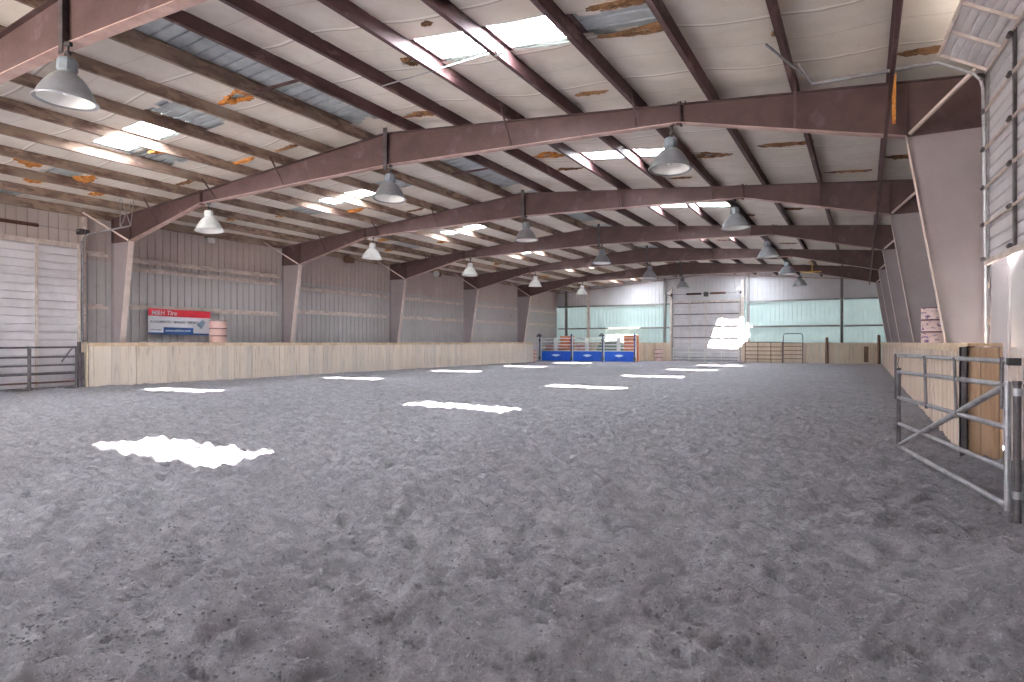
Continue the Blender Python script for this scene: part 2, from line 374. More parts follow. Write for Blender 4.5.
for s in SKY_Y:
    for sd in (-1, 1):
        n += 1; b = MB(); pr = rib_profile(s-.02, s+SKY_W+.02, .33, .03, .03); q = len(pr)
        da, db = sky_d(s, sd)
        for (e0, e1) in ((da, (da+db)/2), ((da+db)/2, db)):
            b.add([(XC+sd*e0, t, 7.262-.0835*e0+d) for t, d in pr]+[(XC+sd*e1, t, 7.262-.0835*e1+d) for t, d in pr],
                  [(k, k+1, q+k+1, q+k) for k in range(q-1)])
        struct(b.build('window_%d' % n, M['sky']), 'translucent skylight panel in the roof')

TEARS = [  # (x, y, half length along x, half length along y, kind, hole)
    (-19.9, 8.75, .5, .42, 'o', 0), (-20.35, 10.35, .45, .3, 'o', 0), (-21.4, 9.5, .45, .25, 'o', 0), (-21.5, 11.3, .4, .2, 'o', 0),
    (-16.7, 10.35, .35, .22, 'o', 0), (-12.4, 9.52, .6, .3, 'o', 1), (-8.0, 16.6, .5, .3, 'o', 1), (-3.6, 17.6, .55, .3, 'b', 1),
    (-1.75, 17.0, .7, .14, 'b', 1), (-3.1, 9.0, .7, .12, 'b', 0), (-3.2, 9.95, .7, .13, 'd', 1), (.85, 12.15, .4, .12, 'b', 0),
    (-6.35, 8.5, .13, .06, 'd', 1), (-1.2, 10.75, .08, .06, 'd', 1), (-8.1, 18.2, .5, .12, 'b', 1), (.9, 18.8, .5, .15, 'd', 1),
    (-15.7, 12.3, .5, .1, 'o', 0), (-18.6, 12.4, .5, .12, 'b', 0), (-14.0, 12.35, .5, .1, 'b', 0), (-9.4, 12.4, .6, .16, 'b', 1),
    (-5.0, 12.3, .4, .07, 'd', 1), (-7.6, 9.7, .25, .2, 'd', 1), (-17.3, 18.6, .5, .2, 'o', 0), (-19.6, 17.2, .5, .3, 'o', 0),
    (-21.3, 16.2, .5, .25, 'o', 0), (-20.0, 23.5, .5, .35, 'o', 0), (-21.4, 25.6, .5, .3, 'o', 0), (-18.4, 26.1, .5, .22, 'o', 0),
    (-9.3, 25.0, .5, .2, 'b', 1), (-2.3, 25.6, .5, .15, 'b', 1), (-4.2, 26.9, .5, .12, 'd', 1), (-21.2, 33.0, .5, .4, 'o', 0),
    (-19.9, 34.2, .5, .3, 'o', 0), (-6.3, 33.9, .5, .1, 'd', 1), (-3.4, 35.0, .5, .12, 'd', 1), (-15.6, 20.2, .5, .12, 'b', 0),
    (-5.0, 20.0, .4, .08, 'd', 1), (-20.7, 42.0, .5, .4, 'o', 0), (-.4, 20.1, .6, .07, 'd', 1), (-4.9, 42.0, .5, .2, 'b', 1)]
BARE = [(-14.68, -13.17, 8.7, 10.3), (-20.7, -19.2, 9.3, 10.1), (-17.7, -16.2, 10.05, 11.2), (-23.6, -22.2, 8.2, 9.9), (-4.1, -2.6, 9.15, 9.9),
        (-19.2, -17.7, 16.8, 18.0), (-20.7, -19.2, 24.6, 26.4), (-14.68, -13.17, 16.5, 17.5), (-4.1, -2.6, 39.0, 40.5), (-1.08, .43, 24.2, 25.2)]
for y0 in (5.4, 13.1, 20.7, 28.3, 36.0, 43.6): BARE.append((-11.66, -10.14, y0+.3, y0+6.9))
BARE.append((-11.66, -10.14, -9.8, 5.0))
ys = np.arange(YNEAR, YEND+.05, .1); bl = MB(); NN = 8
edge = lambda x, y, k: .07*math.sin(x*9+k*5)+.05*math.sin(x*23+y)
def blanket_z(x, y, t):
    sg = .035*math.sin(PI*t); yy = y*1.0
    seam = .016*math.exp(-((yy+.35*math.sin(x*.8)) % 1.83-.9)**2/.002)
    return roof_z(x)-.03-sg-seam-.012*math.sin(y*2.1+x*3)*math.sin(PI*t)-.008*math.sin(y*7.3-x*2.3)*math.sin(PI*t)
cells = [(-PD[0], PD[0])]+[(a, b) for a, b in zip(PD[:-1], PD[1:])]+[(-b, -a) for a, b in zip(PD[:-1], PD[1:])]
for d0, d1 in cells:
    x0, x1 = XC+d0, XC+d1; base = len(bl.v)
    sdc = 1 if d0+d1 > 0 else -1; dm = abs(d0+d1)/2
    for y in ys:
        for k in range(NN+1):
            x = x0+(x1-x0)*k/NN; bl.v.append((x, y, blanket_z(x, y, k/NN)))
    for j in range(len(ys)-1):
        for k in range(NN):
            x = x0+(x1-x0)*(k+.5)/NN; y = (ys[j]+ys[j+1])/2; skip = False
            if any(s-.02 < y < s+SKY_W+.02 and sky_d(s, sdc)[0] < abs(x-XC) < sky_d(s, sdc)[1] for s in SKY_Y): skip = True
            for (a, b_, c_, d_) in BARE:
                if a-.02 < x < b_+.02 and c_+edge(x, y, 1) < y < d_+edge(x, y, 2): skip = True
            for (tx, ty, rx, ry, kd, hole) in TEARS:
                if hole and ((x-tx)/(rx*.8))**2+((y-ty)/(ry*.62))**2 < 1+.3*math.sin(7*math.atan2(y-ty, x-tx)): skip = True
            if not skip:
                a = base+j*(NN+1)+k; bl.f.append((a, a+1, a+NN+2, a+NN+1)); bl.m.append(0)
o = bl.build('ceiling_insulation', M['vinyl'], smooth=True); struct(o, 'off-white vinyl insulation blankets between the purlins')

rr = random.Random(3); BLK = o
for i, (tx, ty, rx, ry, kd, hole) in enumerate(TEARS):
    b = MB(); K = 56; vs = []
    for k in range(K):
        t = 2*PI*k/K; j = 1+.2*math.sin(3*t+i)+.13*math.sin(7*t+2*i)+rr.uniform(-.16, .16); j *= .8
        for q, dz in ((1.0*j, .0), (.8*j, .03), (.6*j, .012)):
            x = tx+rx*q*math.cos(t); y = ty+ry*q*math.sin(t)
            vs.append((x, y, roof_z(x)-.075-dz*(.5+rr.random())))
        vs.append((tx+rx*.6*j*math.cos(t), ty+ry*.6*j*math.sin(t), roof_z(tx)-.03))
        vs.append((tx+rx*j*math.cos(t), ty+ry*j*math.sin(t), roof_z(tx)-.05))
    fs = []
    for k in range(K):
        a = k*5; c2 = ((k+1) % K)*5
        fs += [(a, a+1, c2+1, c2), (a+1, a+2, c2+2, c2+1), (a+2, a+3, c2+3, c2+2), (a, c2, c2+4, a+4)]
    if not hole:
        vs.append((tx, ty, roof_z(tx)-.09)); fs += [(k*5+2, ((k+1) % K)*5+2, K*5) for k in range(K)]
    b.add(vs, fs); b.build('torn_patch', M['fibre' if kd == 'o' else 'fibre_dark'], BLK)

# ------------------------------------------------------------------ purlins
ORD = ['first','second','third','fourth','fifth','sixth','seventh','eighth','ninth']
def purlin(sd, k):
    d = PD[k]; x = XC+sd*d; z = beam_top(x); t = .006; h = PH; fl = .085; b = MB()
    y0, y1 = YNEAR, YEND-.02
    b.box(x-t/2, x+t/2, y0, y1, z-(.04 if k == 8 else 0), z+h)
    b.box(x, x+fl, y0, y1, z+h-t, z+h); b.box(x-fl, x, y0, y1, z-(.04 if k == 8 else 0), z+t)
    b.box(x+fl-t, x+fl, y0, y1, z+h-.02, z+h); b.box(x-fl, x-fl+t, y0, y1, z, z+.02)
    b.mi = 0
    for i in range(-1, 5):                       # bolted laps over every frame
        yy = A0+S*i; b.box(x+t/2, x+t/2+.005, yy-.45, yy+.45, z+.02, z+h-.02)
        for s_ in (-.38, -.3, .3, .38):
            for zz in (.05, .14): b.tube((x+.004, yy+s_, z+zz), (x+.02, yy+s_, z+zz), .012, 6)
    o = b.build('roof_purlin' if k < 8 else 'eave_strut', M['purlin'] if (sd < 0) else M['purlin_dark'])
    side = 'left' if sd < 0 else 'right'
    if k < 8: tag(o, 'brown steel roof purlin, %s one down from the ridge on the %s slope' % (ORD[k], side), 'purlin', 'roof purlins')
    else: tag(o, 'steel eave strut along the top of the %s wall' % side, 'purlin')
for sd in (-1, 1):
    for k in range(9): purlin(sd, k)

# ------------------------------------------------------------------ rigid frames
def frame_profile():
    top = [(-12.65, 5.90), (0, 6.96), (12.65, 5.90)]
    bot = [(12.65, 5.04), (11.55, 5.04), (7.65, 5.94), (0, 6.12), (-7.65, 5.94), (-11.55, 5.04), (-12.65, 5.04)]
    return top, bot
def make_frame(Y, label):
    t = thing('rigid_frame', label, 'steel frame', (XC, Y, 0), 0, 'steel portal frames')
    top, bot = frame_profile(); b = MB()
    b.prism(top+bot, -.005, .005)
    for d in (-12.65, -11.55, -7.65, 7.65, 11.55, 12.65):     # stiffeners
        zt = 6.96-.0835*abs(d); zb = 5.04 if abs(d) > 11 else 5.94
        b.box(d-.006, d+.006, -.09, .09, zb, zt)
    r = b.build('rafter', M['rafter'], t)
    f = MB()
    for (p, q) in zip(top[:-1], top[1:]): f.bar((p[0], 0, p[1]-.008), (q[0], 0, q[1]-.008), .2, .014)
    f.build('top_flange', M['rafter'], r)
    f = MB()
    for (p, q) in zip(bot[1:-2], bot[2:-1]): f.bar((p[0], 0, p[1]), (q[0], 0, q[1]), .2, .016)
    f.build('bottom_flange', M['rafter_flange'], r)
    for d in (-7.65, 7.65):
        s = MB(); s.box(d-.022, d-.008, -.1, .1, 5.9, 6.36); s.box(d+.008, d+.022, -.1, .1, 5.9, 6.36)
        for k in range(5):
            for sy in (-.06, .06): s.tube((d-.04, sy, 5.97+k*.075), (d+.04, sy, 5.97+k*.075), .014, 6)
        for k in range(4):
            for zz in (5.93, 6.33): s.tube((d-.13+k*.08, -.06, zz-.025), (d-.13+k*.08, -.06, zz+.025), .013, 6)
        s.build('splice_plate', M['rafter'], r)
    s = MB(); s.box(-.06, .06, -.12, -.1, 5.98, 7.08); s.box(-.006, .006, -.1, -.005, 6.12, 6.95)
    s.build('ridge_bracket', M['darksteel'], r)
    for sd in (-1, 1):
        c = MB(); xi0, xi1 = sd*12.37, sd*11.55
        c.prism([(sd*12.65, -.1), (sd*12.65, 5.04), (xi1, 5.04), (xi0, -.1)], -.005, .005)
        cl = c.build('column', M['column'], t)
        g2 = MB(); g2.bar((xi0, 0, -.1), (xi1, 0, 5.04), .2, .016, (1,0,0)); g2.build('inner_flange', M['colflange'], cl)
        g2 = MB(); g2.bar((sd*12.66, 0, -.1), (sd*12.66, 0, 5.9), .2, .014, (1,0,0)); g2.build('outer_flange', M['column'], cl)
        k = MB(); k.bar((sd*11.6, -.1, 5.06), (sd*12.72, -1.0, 5.98), .05, .05); k.build('knee_brace', M['colflange'], t)
    for d in (-9.82, -6.8, -3.78, 3.78, 6.8, 9.82):           # flange braces up to the purlins
        zb = (5.04+(11.55-abs(d))/3.9*.9) if abs(d) > 7.65 else 6.12-.0235*abs(d)
        for sy in ((-1, 1) if abs(d) < 8 else (-1,)):
            k = MB(); k.bar((d-.03, sy*.1, zb+.03), (d+.02, sy*.62, 6.96-.0835*abs(d)+.1), .035, .035); k.build('flange_brace', M['rafter'], t)
    return t
fr = make_frame(A0-S, 'brown steel frame nearest the camera, cut off at the top left corner')
flab = ['brown steel portal frame nearest among those seen whole, beside the barrel ledge', 'brown steel portal frame, second of those seen whole',
        'brown steel portal frame, third of those seen whole', 'brown steel portal frame, fourth of those seen whole', 'brown steel portal frame farthest back, just before the end wall']
for i in range(5):
    c = copy_tree(fr); c.location = (XC, A0+S*i, 0); c['label'] = flab[i]

for ch in KIDS(fr):                                    # the door bay has no right-hand column here
    if ch.name.split('.')[0] in ('column', 'knee_brace') and max(v.co.x for v in ch.data.vertices) > 5:
        for q in KIDS(ch)+[ch]: bpy.data.objects.remove(q)
b = MB(); b.box(.305, .355, -2.0, 44, 4.985, 5.03); b.box(.35, .356, -2, 44, 4.93, 5.03)
tag(b.build('longitudinal_strut', M['purlin_dark']), 'long thin red-brown angle running under the frames beside the right columns', 'steel strut')

# ------------------------------------------------------------------ girts and end wall posts
def girt_y(x, y0, y1, z, sd, lab, m='girt', h=.075):
    b = MB(); b.box(min(x, x+sd*.2), max(x, x+sd*.2), y0, y1, z, z+.006); b.box(x+sd*.194, x+sd*.2, y0, y1, z-h*.5, z+h*.5) if False else b.box(min(x+sd*.194, x+sd*.2), max(x+sd*.194, x+sd*.2), y0, y1, z-h, z+.006)
    b.box(min(x, x+sd*.006), max(x, x+sd*.006), y0, y1, z, z+h)
    return tag(b.build('wall_girt', M[m]), lab, 'wall girt', 'girts along the side walls')
bayn = ['left of the banner bay', 'in the banner bay', 'in the bay past the banner', 'in the fourth bay of the left wall', 'in the fifth bay of the left wall', 'in the last bay of the left wall']
for i in range(0, 6):
    y0 = max(A0+S*(i-1), 11.98 if i == 0 else -9); y1 = min(A0+S*i, YEND-.05)
    if i == 0: zs = (4.62, 2.75)
    elif i == 1: zs = (4.55, 4.22, 2.8)
    else: zs = (4.1, 2.97)
    y0 += .12; y1 -= .12
    for q, z in enumerate(zs):
        pos = ('upper', 'lower') if len(zs) == 2 else ('top', 'middle', 'lower')
        girt_y(WL+.03, y0, y1, z, 1, '%s pale steel girt on the left wall %s' % (pos[q], bayn[i]), h=.1)
for i in range(1, 6):
    for q, z in enumerate((4.1, 2.97)):
        girt_y(WR-.03, A0+S*(i-1)+.12, min(A0+S*i, YEND)-.12, z, -1, '%s pale steel girt on the right wall behind column gap %d from the front' % (('upper', 'lower')[q], i))
posts = [(-22.95, 'far left'), (-20.83, 'second from the left'), (-14.15, 'left of the big door'), (-7.7, 'right of the big door'), (-1.33, 'toward the right')]
for x, l in posts:
    b = MB(); zt = roof_z(x)-.25; b.box(x-.09, x+.09, YEND-.24, YEND-.228, -.1, zt); b.box(x-.09, x+.09, YEND-.052, YEND-.04, -.1, zt); b.box(x-.004, x+.004, YEND-.24, YEND-.04, -.1, zt)
    tag(b.build('wall_post', M['girt'] if x in (-20.83,) else M['girt_grey']), 'steel wall post on the end wall, %s' % l, 'wall post', 'posts of the end wall')
segs = [(-23.7, -20.95, 'in the left corner'), (-20.72, -14.25, 'above the blue chutes'), (-7.6, -1.45, 'right of the big door'), (-1.2, 1.8, 'in the right corner'), (-14.05, -13.55, 'in the narrow gap left of the big door')]
for x0, x1, l in segs:
    for z, q in ((4.66, 'upper'), (2.74, 'lower')):
        b = MB(); b.box(x0, x1, YEND-.2, YEND-.02, z, z+.006); b.box(x0, x1, YEND-.2, YEND-.194, z-.12, z)
        tag(b.build('wall_girt', M['girt_grey']), '%s grey girt on the end wall %s' % (q, l), 'wall girt', 'girts across the end wall')
for sd in (-1, 1):
    b = MB(); b.bar((XC, YEND-.12, 6.86), (XC+sd*12.7, YEND-.12, 5.80), .16, .05)
    tag(b.build('end_rafter', M['flange']), 'pale rafter angle along the top of the end wall, %s slope' % ('left' if sd < 0 else 'right'), 'steel beam')

# ------------------------------------------------------------------ kick walls
def kick_y(name, x, y0, y1, pitch, face, m, label, zt=1.43, parent=None):
    t = thing(name, label, 'kick wall', (x, y0, 0)); b = MB(); y = math.floor(y0/pitch)*pitch; r = random.Random(5)
    while y < y1-.01:
        a, c = max(y, y0), min(y+pitch, y1)
        if c-a > .03:
            j = r.uniform(0, .012); lean = face*.0
            b.box(min(x+face*j, x-face*.035), max(x+face*j, x-face*.035), a+.004, c-.004 - (r.random() < .07)*.02, -.08, zt-r.uniform(0, .01))
        y += pitch
    o = b.build('boards', m); o.parent = t; o.matrix_parent_inverse = Matrix.Translation((-x, -y0, 0))
    k = MB(); k.box(min(x+face*.03, x-face*.17), max(x+face*.03, x-face*.17), y0-.03, y1, zt, zt+.045); k.box(min(x+face*.02, x+face*.045), max(x+face*.02, x+face*.045), y0-.02, y1, zt-.08, zt)
    o = k.build('top_rail', M['cap']); o.parent = t; o.matrix_parent_inverse = Matrix.Translation((-x, -y0, 0))
    k = MB()
    yy = y0+.05
    while yy < y1: k.box(min(x-face*.04, x-face*.13), max(x-face*.04, x-face*.13), yy, yy+.09, -.1, zt); yy += 2.44
    o = k.build('rear_studs', M['oldwood']); o.parent = t; o.matrix_parent_inverse = Matrix.Translation((-x, -y0, 0)); o['kind'] = 'stuff'
    return t
kick_y('kick_wall', -22.5, 11.55, 43.9, .285, 1, M['kickL'], 'long pale board kick wall along the left side under the banner')
kick_y('kick_wall', 1.15, 10.12, 50.5, .19, -1, M['kickR'], 'pale board kick wall along the right side behind the pipe gate')
def kick_x(x0, x1, y, label, m='kickB', zt=1.43, pitch=.3, name='kick_wall', cap='cap'):
    t = thing(name, label, 'kick wall', (x0, y, 0)); b = MB(); x = math.floor(x0/pitch)*pitch; r = random.Random(int(x0*10))
    while x < x1-.01:
        a, c = max(x, x0), min(x+pitch, x1)
        if c-a > .03: b.box(a+.004, c-.004-(r.random() < .15)*.03, y-r.uniform(0, .015), y+.035, -.08, zt-r.uniform(0, .02))
        x += pitch
    for nm, mb, mm in (('boards', b, M[m]),):
        o = mb.build(nm, mm); o.parent = t; o.matrix_parent_inverse = Matrix.Translation((-x0, -y, 0))
    if name == 'board_return':
        k = MB(); k.box(x0, x1, y+.037, y+.05, -.1, zt-.02); o = k.build('sun_backing', M['oldwood']); o.parent = t; o.matrix_parent_inverse = Matrix.Translation((-x0, -y, 0))  # added board behind the gaps keeps sun from leaking through
    k = MB(); k.box(x0, x1, y-.03, y+.12, zt, zt+.04)
    o = k.build('top_rail', M[cap]); o.parent = t; o.matrix_parent_inverse = Matrix.Translation((-x0, -y, 0))
    return t
kick_x(-15.1, -13.5, 50.6, 'short pale board kick wall between the blue chutes and the big end door')
kick_x(-23.8, -15.1, 50.9, 'pale board kick wall across the end behind the blue chutes')
kick_x(-8.1, 1.1, 50.6, 'board kick wall across the end right of the big door, with dark stains')
kick_x(1.19, 1.56, 10.09, 'short return of raw pine boards closing the front of the right kick wall', 'wood', 1.43, .19, 'board_return', 'wood')
# front board return of left kick wall
kick_x(-23.1, -22.55, 11.5, 'short board return at the near end of the left kick wall', 'kickB', 1.43, .28, 'board_return')
b = MB(); b.box(1.10, 1.185, 10.02, 10.06, -.1, 1.42); b.box(1.10, 1.115, 10.02, 10.1, -.1, 1.42); b.box(1.17, 1.185, 10.02, 10.1, -.1, 1.42)
tag(b.build('corner_post', M['darksteel']), 'dark steel channel post at the front corner of the right kick wall', 'post')
for x, z, l in ((-2.25, 1.85, 'left of the stained boards'), (.95, 2.0, 'in the right back corner')):
    b = MB(); b.lathe([(.0, -.1), (.11, -.1), (.105, .8), (.095, z-.03), (.06, z), (0, z)], (x, 50.2, 0), 12)
    tag(b.build('timber_post', M['oldwood'], smooth=True), 'brown round timber post standing before the end kick wall, %s' % l, 'post', 'timber posts at the end wall')
# dark patches on the end boards, built as thin darker boards
b = MB(); b.box(.05, .33, 50.545, 50.575, .1, 1.2); b.box(.1, .26, 50.53, 50.545, .35, .7)
tag(b.build('patch_board', M['oldwood']), 'dark patch built as a board on the end kick wall by the right corner post', 'board')

# ledges that carry the barrels
b = MB(); b.box(-23.75, -22.68, 16.2, 17.6, 1.40, 1.44)
tag(b.build('ledge_shelf', M['cap']), 'board ledge behind the left kick wall under the pink barrel', 'shelf')
b = MB(); b.box(1.2, 1.98, 17.8, 18.8, 1.40, 1.44)
tag(b.build('ledge_shelf', M['cap']), 'board ledge behind the right kick wall under the large barrel', 'shelf')

# ------------------------------------------------------------------ barrels
def barrel(loc, h, r, label, art, rz=0):
    t = thing('barrel', label, 'barrel', loc, rz); b = MB()
    p = [(0, .02), (r*.93, .02), (r*.93, 0), (r, 0), (r, .02), (r*.985, .05), (r*.985, h*.31), (r*1.02, h*.325), (r*1.02, h*.345), (r*.985, h*.36),
         (r*.985, h*.64), (r*1.02, h*.655), (r*1.02, h*.675), (r*.985, h*.69), (r*.985, h-.05), (r, h-.02), (r, h), (r*.93, h), (r*.93, h-.02), (0, h-.02)]
    b.lathe(p, n=36); body = b.build('barrel_body', M['pink_art'] if art else M['pink'], t, smooth=True)
    for f in (.335, .665):
        k = MB(); k.lathe([(r*1.0, h*f-.018), (r*1.028, h*f-.018), (r*1.028, h*f+.018), (r*1.0, h*f+.018)], n=36, closed=True); k.build('hoop', M['hoop'], t, smooth=True)
    k = MB(); k.lathe([(r*.9, h-.012), (r*1.02, h-.012), (r*1.02, h+.008), (r*.9, h+.008)], n=36, closed=True); k.build('rim', M['hoop'], t, smooth=True)
    return t
barrel((-23.2, 16.85, 1.44), .92, .33, 'pink barrel with dark hoops on the ledge right of the banner', False)
barrel((1.52, 18.3, 1.44), .87, .29, 'large pink and white barrel with purple lettering on the right ledge', True)
barrel((-23.1, 45.0, -.03), .9, .3, 'pink barrel on the sand at the left end of the blue chutes', False)
barrel((-14.3, 49.9, -.03), .95, .31, 'pale barrel with purple markings on the sand left of the big end door', True)

# ------------------------------------------------------------------ banner
def text_mesh(s, size, m, name, parent, loc, rot, ext=.002, sx=1., shear=0.):
    cu = bpy.data.curves.new(name, 'FONT'); cu.body = s; cu.size = size; cu.extrude = ext; cu.shear = shear; cu.offset = size*.012
    tmp = bpy.data.objects.new('tmp', cu); COL.objects.link(tmp); dg = bpy.context.evaluated_depsgraph_get()
    me = bpy.data.meshes.new_from_object(tmp.evaluated_get(dg)); bpy.data.objects.remove(tmp); me.materials.clear(); me.materials.append(m)
    o = bpy.data.objects.new(name, me); COL.objects.link(o); o.parent = parent; o.location = loc; o.rotation_euler = rot; o.scale = (sx, 1, 1)
    return o
t = thing('tyre_shop_banner', 'red, white and blue banner hanging on the left wall girt', 'banner', (WL+.26, 14.22, 1.8))
W_, H_ = 2.6, .98
def strip(z0, z1, mm, nm, y0=0, y1=W_, off=0.):
    b = MB(); n_ = 26; vs = []
    for k in range(n_+1):
        y = y0+(y1-y0)*k/n_; wv = .012*math.sin(y*5.5)+.006*math.sin(y*13); dz = -.03*(y/W_)
        vs += [(wv+off, y, z0+dz), (wv+off, y, z1+dz), (wv+off-.004, y, z0+dz), (wv+off-.004, y, z1+dz)]
    fs = []
    for k in range(n_):
        a = 4*k; c2 = a+4; fs += [(a, c2, c2+1, a+1), (a+2, a+3, c2+3, c2+2), (a+1, c2+1, c2+3, a+3), (a, a+2, c2+2, c2)]
    b.add(vs, fs); return b.build(nm, mm, t)
strip(0, H_, M['bwhite'], 'cloth'); strip(.70, H_, M['red'], 'red_band', off=.004); strip(0, .07, M['navy'], 'navy_band', off=.004)
strip(.0, .28, M['navy'], 'navy_panel', .6, 1.85, .006)
R90 = (PI/2, 0, PI/2)
text_mesh('M&H Tire', .25, M['bwhite'], 'lettering', t, (.03, .1, .74), R90, shear=.15)
text_mesh('ALIGNMENTS \u2022 BRAKES \u2022 SERVICE', .135, M['ink'], 'lettering', t, (.03, .06, .43), R90)
text_mesh('www.mhtire.com', .15, M['bwhite'], 'lettering', t, (.03, .66, .10), R90)
text_mesh('OPEN DAILY', .08, M['ink'], 'lettering', t, (.03, .07, .14), R90)
b = MB()
for k in range(7): b.lathe([(.02, -.02), (.12-.006*k, -.02), (.12-.006*k, .02), (.02, .02)], (0, 0, k*.05), 16)
o = b.build('wheel_picture', M['silver'], t); o.scale = (.12, 1.1, .9); o.rotation_euler = (-.7, 0, 0); o.location = (.03, 2.1, .32)
k = MB()
for (y, z) in ((.03, .95), (2.57, .92), (.03, .05), (2.57, .02)): k.tube((.0, y, z), (.02, y, z), .018, 8)
k.build('eyelets', M['galv'], t)

# ------------------------------------------------------------------ lamps
def make_lamp(shade, cap):
    t = thing('high_bay_lamp', 'x', 'lamp', (0,0,0)); r = .41
    b = MB(); b.lathe([(.09, .40), (.15, .37), (.23, .30), (.31, .19), (.37, .08), (r-.01, .0), (r+.03, -.03), (r+.02, -.05), (r-.02, -.03), (.36, .07), (.30, .17), (.22, .28), (.14, .345), (.08, .37)], n=40)
    s = b.build('lamp_shade', M[shade], t, smooth=True)
    b = MB(); b.lathe([(.0, .365), (.08, .362), (.14, .338), (.215, .275), (.295, .168), (.352, .066), (r-.03, -.03)], n=40); b.build('lining', M['lamp_in'], s, smooth=True)
    b = MB(); b.lathe([(.0, .04), (.04, .05), (.06, .10), (.055, .16), (.03, .22), (.03, .3), (0, .3)], n=16); b.build('bulb', M['white'], t, smooth=True)
    b = MB(); b.lathe([(0, .38), (.11, .38), (.14, .42), (.14, .56), (.12, .60), (.05, .61), (0, .61)], n=8); b.build('ballast_housing', M[cap], t)
    b = MB(); b.tube((0,0,.60), (0,0,.84), .018, 8); b.tube((0,0,.66), (0,0,.72), .045, 8); b.box(-.05, .05, -.03, .03, .8, .86); b.build('hanger', M['darksteel'], t)
    return t
lamps = []
A = make_lamp('lamp', 'lampcap'); B = make_lamp('lamp_white', 'lamp_white')
pn = ['over the left side', 'over the middle', 'over the right side']; fn = ['frame cut off at the top left', 'nearest whole frame', 'second whole frame', 'third whole frame', 'fourth whole frame', 'farthest frame']
usedA = usedB = False
for i in range(-1, 5):
    for q, x in enumerate((-18.2, -10.75, -3.46)):
        if i == -1 and q != 1: continue
        src = B if q == 0 else A
        if (src is A and not usedA) or (src is B and not usedB): c = src; usedA |= src is A; usedB |= src is B
        else: c = copy_tree(src)
        zb = 6.12-.0235*abs(x-XC) if q != 1 else 6.12
        c.location = (x, A0+S*i-(.11 if q == 1 else 0), zb-.872)
        c.rotation_euler = (random.uniform(-.06, .06), random.uniform(-.06, .06), random.uniform(0, 3)) if i > -1 else (.0, .05, .3)
        c['label'] = '%s bell-shaped lamp %s, hung from the %s' % ('white' if q == 0 else 'grey', pn[q], fn[i+1]); c['group'] = 'high bay lamps'

# ------------------------------------------------------------------ overhead doors
def ribbed_door(w, h, ribs, sub=3):
    """panel in local XZ (x: 0..w, z: 0..h) with horizontal corrugation facing -Y"""
    b = MB(); pr = []; z = 0; p = h/ribs
    for k in range(ribs):
        z0 = k*p; pr += [(z0, 0), (z0+p*.78, 0), (z0+p*.82, .06), (z0+p*.96, .06)]
    pr.append((h, 0)); n_ = len(pr)
    b.add([(0, d, zz) for zz, d in pr]+[(w, d, zz) for zz, d in pr], [(k, k+1, n_+k+1, n_+k) for k in range(n_-1)])
    return b
# left side door (in the left wall, facing +X)
t = thing('door_1', 'white ribbed overhead door in the left wall at the photo edge', 'door', (WL+.22, 11.85, 0), PI/2); t['kind'] = 'structure'; del t['category']
# local x runs along +Y after the turn; place panel at x -5.7..0
b = ribbed_door(5.6, 4.72, 18); o = b.build('door_panel', M['door'], t); o.location = (-5.6, 0, 0)
for x in (-5.55, -3.1, -1.32, -.04):
    k = MB(); k.box(x-.035, x+.035, -.06, -.01, 0, 4.72); k.build('stile', M['girt'], t)
for z in (.95, 1.9, 2.83, 3.78, 4.68):
    k = MB(); k.box(-5.6, 0, -.05, -.005, z-.015, z+.015); k.build('strut', M['door'], t)
k = MB(); k.box(.03, .07, -.12, -.02, 0, 5.0); k.path([(.05, -.08, 4.9), (.05, -.12, 5.05), (.05, -.22, 5.15), (.05, -.4, 5.2), (.05, -2.9, 5.26)], .028)
for z in (.6, 1.5, 2.4, 3.3, 4.2): k.box(.03, .16, -.05, -.02, z, z+.05)
for (d, dx, zt) in ((-2.35, -.0, 6.2), (-2.35, .35, 6.15), (-2.95, -.35, 6.25), (-2.95, .1, 6.15)): k.bar((.05, d+.0, 5.25), (.05+dx, d, zt), .02, .02)
k.build('track', M['galv'], t)
k = MB(); k.tube((-5.0, -.2, 5.3), (-1.35, -.2, 5.3), .06, 12); k.build('torsion_spring', M['rust'], t)
k = MB(); k.tube((-5.2, -.2, 5.3), (.3, -.2, 5.3), .014, 8); k.build('spring_shaft', M['galv'], t)
k = MB(); k.box(-.12, .02, -.3, -.02, 5.2, 5.38); k.tube((.1, -.2, 5.3), (.18, -.2, 5.3), .09, 14); k.build('cable_drum', M['darksteel'], t)
k = MB(); k.box(-5.75, .0, .02, .1, 4.72, 4.9); k.box(-.02+.12, .2, .0, .1, 0, 6.0); k.build('door_frame', M['girt'], t)

# end wall door
t = thing('door_2', 'large white ribbed overhead door in the end wall', 'door', (-13.4, YEND-.3, 0)); t['kind'] = 'structure'; del t['category']
b = ribbed_door(5.1, 4.65, 16); b.build('door_panel', M['door'], t)
for x in (.03, 1.3, 2.55, 3.8, 5.07):
    k = MB(); k.box(x-.03, x+.03, -.05, -.01, 0, 4.65); k.build('stile', M['girt'], t)
for z in (.93, 1.86, 2.8, 3.72, 4.6):
    k = MB(); k.box(0, 5.1, -.05, -.005, z-.035, z+.035); k.build('strut', M['darksteel'], t)
for sd, x in ((-1, -.07), (1, 5.17)):
    k = MB(); k.box(x-.03, x+.03, -.14, .0, 0, 4.75); k.path([(x, -.1, 4.7), (x, -.14, 4.95), (x, -.3, 5.15), (x, -.6, 5.22), (x, -2.4, 5.26)], .03); k.bar((x, -2.3, 5.26), (x-sd*.1, -2.3, 6.3), .03); k.bar((x, -2.3, 5.26), (x, -.2, 5.9), .03); k.build('track', M['galv'], t)
